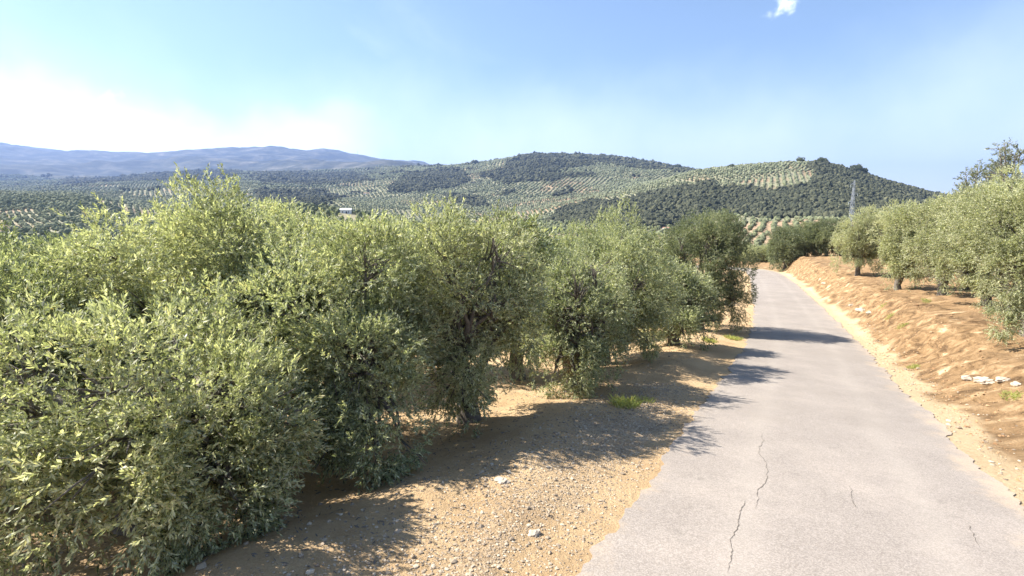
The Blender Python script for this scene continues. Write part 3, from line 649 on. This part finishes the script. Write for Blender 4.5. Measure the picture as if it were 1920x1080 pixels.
# sparse dark tree behind the right-hand row
def sparse_tree(px, k, top_py, rad_, label, seed):
    rn = np.random.default_rng(seed); x = (px - 960) / F * k; y = k; g = h1(x, y)
    hgt = CH + math.tan(math.atan((540 - top_py) / F) - PITCH) * k - g
    root = empty('sparse_tree', (x, y, g)); tag(root, label, 'tree', 'sparse dark trees behind the right-hand olives')
    mb = MB(); mb.tube([(0, 0, -.2), (.05, 0, 1.0), (.1, .05, 2.2)], [.2, .16, .12], 10); P0 = []; D = []
    for i in range(18):
        ph = rn.uniform(0, 6.28); z1 = rn.uniform(hgt * .72, hgt); r1 = rad_ * rn.uniform(.15, 1) * (1.15 - .5 * z1 / hgt)
        e = Vector((math.cos(ph) * r1, math.sin(ph) * r1, z1)); b0 = Vector((.1, .05, rn.uniform(1.6, 2.2)))
        m1 = b0.lerp(e, .4) + Vector((0, 0, .35)); m2 = b0.lerp(e, .75) + Vector((0, 0, .25)); mb.tube([b0, m1, m2, e], [.07, .05, .03, .012], 6)
        for j in range(9):
            q = m2.lerp(e, rn.uniform(0, 1)); d = Vector(rn.normal(0, 1, 3)); d.z *= .5; d += (e - b0).normalized(); d.normalize(); q2 = q + d * rn.uniform(.3, .7)
            mb.tube([q, q2], [.014, .006], 4)
            for l_ in range(3): P0.append(np.array(q.lerp(q2, rn.uniform(.4, 1))) + rn.normal(0, .05, 3)); D.append(np.array(d) + rn.normal(0, .5, 3))
    P0 = np.array(P0); D = np.array(D); D /= np.linalg.norm(D, axis=1, keepdims=True)
    V, Fq, tn = leaves_from_twigs(P0, D, np.full(len(P0), .22), 9, .11, .04, rn)
    link('crown', mesh_np('crown', V, Fq, False, {'tint': ('FLOAT', tn)}), M_BLUE, root); mb.build('trunk', M_BARK, root, True)
sparse_tree(1822, 30, 300, 2.0, 'sparse grey-green tree showing between the sky and the right-hand olives', 301)
sparse_tree(1888, 27, 262, 2.3, 'taller see-through tree with dark twigs, right of the other sparse one', 302)
# ------------------------------------------------------------------ distant trees
def ico(sub):
    import bmesh
    bm = bmesh.new(); bmesh.ops.create_icosphere(bm, subdivisions=sub, radius=1); V = np.array([v.co[:] for v in bm.verts]); Fa = np.array([[v.index for v in f.verts] for f in bm.faces]); bm.free(); return V, Fa
I1, FI1 = ico(1); I2, FI2 = ico(2); I3, FI3 = ico(3)
def vis(x, y, z, hh):
    """seen over the terrain in front of it (from about the camera's place)"""
    a = np.arctan2(x, y); r = np.hypot(x, y); E_ = (HG - CH) / rad[:, None]; E_[rad < 120] = -9; RM = np.maximum.accumulate(E_, 0)
    ja = np.clip(np.searchsorted(az[:len(fr)], a), 0, len(fr) - 1); ri = np.clip(np.searchsorted(rad, r * 0.985) - 1, 0, nr - 1)
    return (z + hh - CH) / r > RM[ri, ja] - 0.0015
rn = np.random.default_rng(5)
seeds = []
for yc in np.exp(np.arange(math.log(95), math.log(3900), .2)):
    wd = yc * .22; 
    for xc in np.arange(-1.25 * yc, 1.3 * yc, wd): seeds.append((xc + rn.uniform(-.4, .4) * wd, yc * rn.uniform(.9, 1.12)))
seeds = np.array(seeds); PT = []
for i, (sx_, sy_) in enumerate(seeds):
    sp = float(np.interp(sy_, [100, 500, 1000, 2000, 4000], [7.5, 8.0, 9, 13, 21])) * rn.uniform(.92, 1.15); an = rn.uniform(0, 1.57)
    if sy_ < 560 and sx_ > 0.25 * sy_: an = R(-27)
    R0 = sy_ * .26; g = np.arange(-R0, R0, sp); GX, GY = np.meshgrid(g, g * (.8 if an == R(-27) else rn.uniform(1.0, 1.15))); GX = GX.ravel() + rn.normal(0, .05 * sp, GX.size); GY = GY.ravel() + rn.normal(0, .05 * sp, GY.size)
    x = sx_ + GX * math.cos(an) - GY * math.sin(an); y = sy_ + GX * math.sin(an) + GY * math.cos(an)
    ok = (y > 88) & (y < 3900) & (np.abs(x) < 1.22 * y); x = x[ok]; y = y[ok]
    if not len(x): continue
    d2 = ((x[:, None] - seeds[None, :, 0]) ** 2 + (y[:, None] - seeds[None, :, 1]) ** 2) / seeds[None, :, 1] ** 2
    ok = (np.argmin(d2, 1) == i) & (rn.random(len(x)) > .04); sz = sp * (.20 if an == R(-27) else .29) * rn.uniform(.8, 1.15)
    PT.append(np.stack([x[ok], y[ok], np.full(ok.sum(), min(sz, 2.7 if sy_ < 1400 else 9))], 1))
PT = np.concatenate(PT); z = H(PT[:, 0], PT[:, 1]); wd = wood(PT[:, 0], PT[:, 1], z)
keep = ~wd & (z > -400); sz = PT[:, 2] * rn.uniform(.8, 1.2, len(PT)); keep &= vis(PT[:, 0], PT[:, 1], z, 4.0)
# keep clear of the near road, of the sand around the house, and of the pylon
s_, t_ = st(PT[:, 0], PT[:, 1]); keep &= (np.abs(t_) > 6)
px_, py_ = proj(PT[:, 0], PT[:, 1], z); keep &= ~((np.abs(px_ - 655) < 16) & (PT[:, 1] < 470) & (PT[:, 1] > 380)) & ~((np.abs(px_ - 747) < 8) & (PT[:, 1] < 470) & (PT[:, 1] > 370))
OX, OY, OZ, OS = PT[keep, 0], PT[keep, 1], z[keep], sz[keep]
print('orchard trees', len(OX))
def merged(name, X, Y, Z, S_, Ib, Fb, matl, seed, hz=.95, amp=.22, label=None, cat=None):
    rn = np.random.default_rng(seed); n = len(X); nv = len(Ib); out = np.empty((n, nv, 3), np.float32)
    ph = rn.uniform(0, 6.28, n); c, s = np.cos(ph), np.sin(ph)
    bx = Ib[None] * (1 + rn.normal(0, amp, (n, nv, 1)))
    hs = S_ * hz * rn.uniform(.8, 1.25, n)
    out[..., 0] = X[:, None] + S_[:, None] * (bx[..., 0] * c[:, None] - bx[..., 1] * s[:, None]); out[..., 1] = Y[:, None] + S_[:, None] * (bx[..., 0] * s[:, None] + bx[..., 1] * c[:, None])
    out[..., 2] = Z[:, None] + hs[:, None] * (bx[..., 2] + .85)
    Fq = (Fb[None] + (np.arange(n) * nv)[:, None, None]).reshape(-1, 3)
    tn = np.repeat(np.clip(rn.normal(.5, .22, n), 0, 1), nv)
    me = mesh_np(name, out.reshape(-1, 3), Fq, False, {'tint': ('FLOAT', tn)}); o = link(name, me, matl)
    return tag(o, label, cat, kind='stuff')
infr = (px_[keep] > -20) & (px_[keep] < 1940); size = np.where(infr, OS / OY, 0)
order = np.argsort(-size); big = order[:290]; rest = order[290:]
# crowns of leaf clumps for the largest ones: three sources, copied
def far_crown(seed):
    lb = [((0, 0, 1.0), (.55, .55, .6))]; r2 = np.random.default_rng(seed)
    for i in range(9):
        ph = r2.uniform(0, 6.28); q = r2.uniform(.35, .6); lb.append(((math.cos(ph) * q, math.sin(ph) * q, r2.uniform(.5, 1.5)), (.42, .42, .42)))
    V, Fq, tn, _, _ = crown_mesh(lb, 260, 6, .26, .13, seed, 0, tw=(.1, .3)); return mesh_np('crown', V, Fq, False, {'tint': ('FLOAT', tn)})
fcm = [far_crown(501 + i) for i in range(3)]; protos = []
for i in range(3):
    o = link('orchard_tree', fcm[i], M_OLIVE_D if i == 1 else M_OLIVE); protos.append(o)
REG = [(450, 'small olive tree in the sloping field at the left edge of the valley', 'olive trees in the left valley field'),
 (900, 'small olive tree on the knoll around the low white farmhouse', 'olive trees on the farmhouse knoll'),
 (1300, 'small olive tree on the slope between the roadside row and the dark wood', 'olive trees below the dark wood'),
 (9999, 'small olive tree in the reddish orchard rows just beyond the road bend', 'olive trees in the reddish orchard beyond the bend')]
mbt = MB(); mbt.tube([(0, 0, -.3), (0, 0, .9)], [.09, .05], 6)
for q, i in enumerate(big):
    o = protos[q] if q < 3 else protos[q % 3].copy()
    if q >= 3: scene.collection.objects.link(o)
    o.location = (OX[i], OY[i], OZ[i]); o.scale = (OS[i], OS[i], OS[i] * .95); o.rotation_euler = (0, 0, float(rn.uniform(0, 6.28)))
    pq = proj(OX[i], OY[i], OZ[i])[0]; lb_ = [l for l in REG if pq < l[0]][0]
    tag(o, lb_[1], 'olive tree', lb_[2])
nearm = rest[OY[rest] < 800]; farm = rest[OY[rest] >= 800]
merged('orchard', OX[nearm], OY[nearm], OZ[nearm], OS[nearm], I2, FI2, M_NEAROLIVE, 3, amp=.16, label='rows of small olive trees covering the nearer slopes of the valley', cat='orchard')
merged('orchard', OX[farm], OY[farm], OZ[farm], OS[farm], I1, FI1, M_FAROLIVE, 4, amp=.2, label='dots of olive trees covering the far valley and hillsides', cat='orchard')
# holm oak woods
WX = []
for y0, y1, sp in ((520, 1320, 4.3), (1320, 2400, 9.5), (2400, 4200, 15)):
    gy = np.arange(y0, y1, sp)
    for y in gy:
        g = np.arange(-1.0 * y, 1.1 * y, sp); WX.append(np.stack([g + rn.uniform(-.5, .5, len(g)) * sp, y + rn.uniform(-.5, .5, len(g)) * sp, np.full(len(g), sp)], 1))
WX = np.concatenate(WX); z = H(WX[:, 0], WX[:, 1]); k = wood(WX[:, 0], WX[:, 1], z)
hedge = (fbm(WX[:, 0] / 90, WX[:, 1] / 90, 2, 88) > .36) & (WX[:, 1] > 1400) & (rn.random(len(WX)) < .5)
k = (k & (rn.random(len(WX)) > .06)) | hedge; k &= vis(WX[:, 0], WX[:, 1], z, 5)
WX = WX[k]; z = z[k]; print('wood trees', len(WX)); S3 = WX[:, 2] * rn.uniform(.40, .78, len(WX)) * np.where(rn.random(len(WX)) < .08, 1.35, 1)
a = WX[:, 1] < 1320
merged('wood', WX[a, 0], WX[a, 1], z[a], S3[a], I2, FI2, M_FAROAK, 8, hz=1.0, amp=.15, label='dark holm oak wood covering the front of the right-hand hill', cat='wood')
merged('wood', WX[~a, 0], WX[~a, 1], z[~a], S3[~a] * .9, I1, FI1, M_FAROAK, 9, hz=.85, amp=.2, label='dark patches of wood and hedges on the farther hills', cat='wood')
# trees standing on the right-hand hill's crest, one by one
def crest_tree(px, yy, r, lab):
    x = (px - 960) / F / math.cos(PITCH) * yy; lb = [((0, 0, r * .9), (r * .7, r * .7, r * .6))]; r2 = np.random.default_rng(int(px))
    for i in range(8): ph = r2.uniform(0, 6.28); lb.append(((math.cos(ph) * r * .6, math.sin(ph) * r * .6, r * r2.uniform(.5, 1.4)), (r * .45,) * 3))
    V, Fq, tn, C_, _ = crown_mesh(lb, 500, 6, r * .3, r * .16, int(px), 0, tw=(r * .1, r * .3))
    root = empty('holm_oak', (x, yy, h1(x, yy) - r * .1)); tag(root, lab, 'tree', 'oaks on the crest of the right-hand hill')
    link('crown', mesh_np('crown', V, Fq, False, {'tint': ('FLOAT', tn * .5)}), M_BLUE, root)
    mb = MB(); mb.tube([(0, 0, -1), (0, 0, r * .8)], [r * .1, r * .05], 6); mb.build('trunk', M_BARK, root)
crest_tree(1483, 1040, 6.0, 'lone dark tree on the crest at the left of the right-hand hilltop')
crest_tree(1523, 1045, 7.5, 'dark tree on the highest point of the right-hand hill')
crest_tree(1584, 1050, 9.0, 'broad dark oak on the crest directly above the pylon')
crest_tree(1596, 1052, 7.5, 'smaller oak touching the right side of the broad one above the pylon')
crest_tree(1357, 1050, 5.0, 'small tree on the left shoulder of the right-hand hill crest')
crest_tree(1262, 2250, 13.0, 'tree on the dip of the ridge left of the right-hand hill')
# ------------------------------------------------------------------ pylon
def pylon(px, yy, top_py):
    x = (px - 960) / F / math.cos(PITCH) * yy * 1.0; g = h1(x, yy); hgt = CH + math.tan(math.atan((540 - top_py) / F) - PITCH) * yy - g
    root = empty('power_pylon', (x, yy, g), R(20)); tag(root, 'grey steel lattice power pylon with short staggered crossarms, in front of the wooded hill', 'pylon')
    b0, b1 = hgt * .026 + .2, .32; mb = MB(); nseg = 14; lv = [hgt * (1 - (1 - i / nseg) ** 1.15) for i in range(nseg + 1)]
    hw = lambda z: b0 + (b1 - b0) * min(1, z / (hgt * .82))
    for sx in (-1, 1):
        for sy in (-1, 1): mb.tube([(sx * hw(0), sy * hw(0), -.6), (sx * hw(hgt * .82), sy * hw(hgt * .82), hgt * .82), (sx * .16, sy * .16, hgt)], [.10, .085, .06], 5)
    for i in range(nseg):
        z0, z1 = lv[i], lv[i + 1]; a, c_ = hw(z0), hw(z1)
        if z1 > hgt * .95: continue
        for s in (-1, 1):
            for p, q in (((-a, s * a, z0), (c_, s * c_, z1)), ((a, s * a, z0), (-c_, s * c_, z1)), ((s * a, -a, z0), (s * c_, c_, z1)), ((s * a, a, z0), (s * c_, -c_, z1))): mb.tube([p, q], .05, 4)
            mb.tube([(-a, s * a, z0), (a, s * a, z0)], .045, 4); mb.tube([(s * a, -a, z0), (s * a, a, z0)], .045, 4)
    mb.build('lattice_tower', M_STEEL, root)
    for zf, side, ln in ((.93, -1, 1.9), (.80, 1, 2.3), (.67, -1, 2.1)):
        z = hgt * zf; mb = MB()
        for s in (-1, 1): mb.tube([(0, s * .38, z), (side * ln, 0, z + .1)], .055, 4); mb.tube([(0, s * .3, z + .8), (side * ln, 0, z + .1)], .045, 4)
        for f_ in (.35, .65): mb.tube([(side * ln * f_, -.38 * (1 - f_), z + .1 * f_), (side * ln * f_, .38 * (1 - f_), z + .1 * f_)], .04, 4)
        a = mb.build('crossarm', M_STEEL, root); mi = MB()
        for q in range(5): mi.tube([(side * ln, 0, z - .05 - q * .17), (side * ln, 0, z - .13 - q * .17)], [.14, .09], 8)
        mi.tube([(side * ln, 0, z + .1), (side * ln, 0, z - 1.0)], .03, 5); mi.build('insulator', M_GLASSI, a)
pylon(1584, 200, 338)
# mast on the far mountain
def mast(px, yy, hgt):
    x = (px - 960) / F / math.cos(PITCH) * yy; g = h1(x, yy); root = empty('radio_mast', (x, yy, g)); tag(root, 'thin radio mast on the crest of the far blue mountain', 'mast')
    mb = MB(); mb.tube([(0, 0, -10), (0, 0, hgt * .6), (0, 0, hgt)], [4.2, 3.2, 1.6], 6); mb.build('mast_pole', M_STEEL, root)
    mb = MB(); mb.tube([(-4.5, 0, hgt * .62), (4.5, 0, hgt * .62)], 1.8, 6); mb.build('aerial_dish', M_STEEL, root)
mast(681, 8900, 95)
# farm buildings
def house(px, yy, wd, dp, hh, lab, roof=M_TILE, rz=.2, win=2):
    x = (px - 960) / F / math.cos(PITCH) * yy; g = min(h1(x - wd / 2, yy - dp / 2), h1(x + wd / 2, yy - dp / 2)) ; root = empty('farmhouse' if wd > 7 else 'farm_shed', (x, yy, g + .2), rz)
    tag(root, lab, 'house' if wd > 7 else 'shed')
    mb = MB(); mb.box((0, 0, hh / 2 - .5), (wd, dp, hh + 1)); mb.build('wall', M_WHITE, root)
    me = bpy.data.meshes.new('roof'); o_ = .35; W2, D2 = wd / 2 + o_, dp / 2 + o_; e, rg = hh + .003, hh + dp * .22
    me.from_pydata([(-W2, -D2, e), (W2, -D2, e), (W2, D2, e), (-W2, D2, e), (-W2, 0, rg), (W2, 0, rg), (-W2, -D2, e - .15), (W2, -D2, e - .15), (W2, D2, e - .15), (-W2, D2, e - .15)], [], [(0, 1, 5, 4), (2, 3, 4, 5), (3, 0, 4), (1, 2, 5), (6, 7, 1, 0), (7, 8, 2, 1), (8, 9, 3, 2), (9, 6, 0, 3), (9, 8, 7, 6)])
    link('roof', me, roof, root)
    mb = MB(); mb.box((wd * .08, -dp / 2 - .02, 1.0), (wd * .13 if wd > 7 else wd * .5, .08, 2.1)); mb.build('door', M_DARK, root)
    for i in range(win):
        mb = MB(); mb.box((wd * (-.28 + .56 * i), -dp / 2 - .02, 1.6), (.9, .06, 1.0)); mb.build('window', M_DARK, root)
house(655, 425, 8.5, 5.5, 3.4, 'low white farmhouse with a dark door on the near knoll', M_WHITE)
house(747, 412, 2.8, 2.5, 2.4, 'small shed with a black doorway at the right foot of the knoll', M_WHITE, win=0)
house(694, 1620, 16, 9, 5, 'tiny white farmhouse among the trees in the middle of the valley')
house(1245, 590, 7.5, 5, 3, 'pale farm building at the foot of the dark wood')
house(104, 2350, 22, 12, 7, 'white farmhouse on the flat far left of the valley')
# ------------------------------------------------------------------ stones, clods, grass
def scatter(name, n, gen, Ib, Fb, sizes, matl, seed, label, cat, sink=.25, flat=.65):
    rn = np.random.default_rng(seed); x, y = gen(rn, n); z = H(x, y); S3 = sizes(rn, len(x)); nv = len(Ib)
    out = np.empty((len(x), nv, 3)); ph = rn.uniform(0, 6.28, len(x)); c, s = np.cos(ph)[:, None], np.sin(ph)[:, None]
    bx = Ib[None] * (1 + rn.normal(0, .2, (len(x), nv, 1))) * rn.uniform(.6, 1.3, (len(x), 1, 3))
    out[..., 0] = x[:, None] + S3[:, None] * (bx[..., 0] * c - bx[..., 1] * s); out[..., 1] = y[:, None] + S3[:, None] * (bx[..., 0] * s + bx[..., 1] * c); out[..., 2] = z[:, None] + S3[:, None] * flat * (bx[..., 2] + sink)
    Fq = (Fb[None] + (np.arange(len(x)) * nv)[:, None, None]).reshape(-1, 3)
    o = link(name, mesh_np(name, out.reshape(-1, 3), Fq, False, {'tint': ('FLOAT', np.repeat(rn.random(len(x)), nv))}), matl); tag(o, label, cat, kind='stuff')
def xy_of(s, t): return s * DX + t * DY, s * DY - t * DX
def gen_left(rn, n):
    s = rn.uniform(0, 1, n) ** 1.3 * 11 + .5; tl = np.abs(rn.normal(0.9, .5, n)) + .02; return xy_of(s, RL - tl)
def gen_leftfar(rn, n):
    s = rn.uniform(0, 1, n) ** 1.5 * 26; tl = rn.uniform(1.2, 8, n); return xy_of(s, RL - tl)
def gen_right(rn, n):
    s = rn.uniform(2, 46, n); tr = np.abs(rn.normal(0, 1.5, n)) + .25; return xy_of(s, RR + tr)
def gen_rim(rn, n):
    s = rn.uniform(2, 40, n); tr = np.abs(rn.normal(.45, .3, n)) ; return xy_of(s, RR + tr)
scatter('gravel', 17000, gen_left, I1[:12] if False else I1, FI1, lambda r, n: np.clip(r.lognormal(-4.75, .4, n), .003, .03), M_STONES, 1, 'grey loose gravel along the left edge of the road', 'gravel')
scatter('pebbles', 7000, gen_leftfar, I1, FI1, lambda r, n: np.clip(r.lognormal(-4.7, .5, n), .004, .045), M_STONES, 2, 'pebbles strewn on the sandy soil under the left olives', 'pebbles')
def litter(n, seed):
    rn = np.random.default_rng(seed); s = rn.uniform(0, 1, n) ** 1.4 * 24; tl = rn.uniform(1.0, 7.5, n); x, y = xy_of(s, RL - tl); z = H(x, y) + .006
    a = rn.uniform(0, 6.28, n); l_ = rn.uniform(.015, .045, n); w_ = l_ * rn.uniform(.12, .3, n); C3 = np.stack([x, y, z], 1)
    d = np.stack([np.cos(a) * l_, np.sin(a) * l_, rn.normal(0, .006, n)], 1); e = np.stack([-np.sin(a) * w_, np.cos(a) * w_, rn.normal(0, .003, n)], 1)
    V = np.stack([C3 - d, C3 + e, C3 + d, C3 - e], 1).reshape(-1, 3)
    tag(link('leaf_litter', mesh_np('leaf_litter', V, np.arange(4 * n).reshape(-1, 4), False), M_BARK), 'dry leaves and twigs lying on the soil under the left olives', 'leaf litter', kind='stuff')
litter(5000, 12)
scatter('clods', 4500, gen_right, I1, FI1, lambda r, n: np.clip(r.lognormal(-4.3, .5, n), .006, .06), M_CLOD, 3, 'earth clods and crumbs on the orange bank', 'soil')
scatter('crumbs', 1200, gen_rim, I1, FI1, lambda r, n: np.clip(r.lognormal(-4.2, .5, n), .006, .05), M_STONES, 4, 'small pale stones on the strip between road and bank', 'pebbles')
def ground_hit(px, py):
    dx = (px - 960) / F; dy = (540 - py) / F; r = np.array([dx, math.cos(PITCH) + dy * math.sin(PITCH), -math.sin(PITCH) + dy * math.cos(PITCH)])
    ks = np.concatenate([np.arange(2, 60, .05)]); zz = H(ks * r[0], ks * r[1]); k = ks[np.argmax(CH + ks * r[2] < zz)]; return k * r[0], k * r[1]
def rock(px, py, r, lab, seed):
    x, y = ground_hit(px, py); rn = np.random.default_rng(seed); V = I3 * (1 + .25 * np.sin(I3[:, [0]] * 4 + seed) * np.sin(I3[:, [1]] * 3.3 + seed * 2) + .10 * np.sin(I3[:, [2]] * 9 + I3[:, [0]] * 7))
    V = np.round(V * 3.2) / 3.2 * .35 + V * .65; V = V * np.array([1.25, .85, .6]) * r
    o = link('rock', mesh_np('rock', V, FI3, False), M_ROCK); o.location = (x, y, h1(x, y) + r * .05); o.rotation_euler = (0, 0, seed); tag(o, lab, 'rock', 'pale rocks along the bank')
rock(1812, 712, .12, 'long white rock, leftmost of the stones at the foot of the bank on the right', 1)
rock(1846, 716, .15, 'biggest white rock at the foot of the bank near the right edge', 2)
rock(1880, 716, .11, 'white rock right of the biggest one at the foot of the bank', 3)
rock(1905, 722, .09, 'small white rock nearest the right edge of the photo', 4)
rock(1614, 583, .2, 'pale outcrop low on the bank halfway along', 5)
rock(1597, 573, .13, 'pale block left of the outcrop halfway along the bank', 6)
rock(1630, 588, .15, 'pale block right of the outcrop halfway along the bank', 7)
rock(1545, 532, .15, 'pale outcrop on the bank near its far end', 8)
rock(940, 905, .07, 'white stone on the gravel shoulder left of the road', 9)
rock(1002, 1003, .05, 'small pale stone near the bottom of the photo', 10)
def tuft(px, py, r, n, hgt, lab, seed, dry=False):
    x, y = ground_hit(px, py); rn = np.random.default_rng(seed); a = rn.uniform(0, 6.28, n); q = r * np.sqrt(rn.random(n)); bx = x + np.cos(a) * q; by = y + np.sin(a) * q; bz = H(bx, by) - .01
    g0 = h1(x, y); B = np.stack([bx - x, by - y, bz - g0], 1); d = rn.normal(0, .45, (n, 3)); d[:, 2] = 1; d /= np.linalg.norm(d, axis=1, keepdims=True); L = hgt * rn.uniform(.4, 1, n)[:, None]
    sdv = np.cross(d, rn.normal(size=(n, 3))); sdv /= np.linalg.norm(sdv, axis=1, keepdims=True); tip = B + d * L + np.stack([d[:, 0], d[:, 1], -np.ones(n) * .3], 1) * L * .3
    V = np.stack([B - sdv * .004, B + sdv * .004, B + d * L * .6 + sdv * .003, tip], 1).reshape(-1, 3)
    o = link('grass_tuft', mesh_np('grass_tuft', V, np.arange(4 * n).reshape(-1, 4), False, {'tint': ('FLOAT', np.repeat(np.clip(rn.normal(1.0 if dry else .8, .2, n), 0, .95), 4))}), M_GRASS); o.location = (x, y, g0); return tag(o, lab, 'grass tuft', 'grass tufts on the left verge')
tuft(1172, 760, .26, 260, .26, 'green grass tuft between the shadows on the left verge', 1)
tuft(1205, 752, .2, 120, .14, 'small tuft right of the green one on the verge', 2)
tuft(1375, 636, .30, 380, .2, 'grass tuft at the road edge under the round dark olive', 3)
tuft(1330, 640, .25, 260, .2, 'grass tuft beneath the round dark olive, away from the road', 4)
for px_w, py_w, lb_w in ((1656, 574, 'small dark weed on the bank above the pale outcrop'), (1668, 594, 'weed low on the bank right of the pale outcrop'), (1737, 566, 'weed near the top of the bank below the hanging trees'),
                   (1692, 612, 'dark weed in the lower part of the bank, right of centre'), (1893, 748, 'weed below the white rocks at the right edge'), (1712, 690, 'weed at the foot of the bank where the pale strip begins to widen')):
    tuft(px_w, py_w, .16, 110, .16, lb_w, px_w)['group'] = 'weeds on the bank'
# ------------------------------------------------------------------ haze
zmin = float(Z.min()) - 1; zmax = float(Z.max()) + 130
mb = MB(); mb.box((0, 0, (zmin + zmax) / 2), (29000, 29000, zmax - zmin)); 
mh = bpy.data.materials.new('haze_air'); mh.use_nodes = True; th = mh.node_tree; th.nodes.clear()
pv = N(th, 'ShaderNodeVolumePrincipled'); pv.inputs['Color'].default_value = (0.30, 0.44, 0.80, 1); pv.inputs['Density'].default_value = 0.85e-4; pv.inputs['Anisotropy'].default_value = 0.2
om = N(th, 'ShaderNodeOutputMaterial'); th.links.new(pv.outputs[0], om.inputs['Volume'])
tag(mb.build('haze', mh), 'pale blue haze in the valley air', 'haze', kind='stuff')
print('zmin', zmin, 'zmax', zmax, 'objects', len(bpy.data.objects))
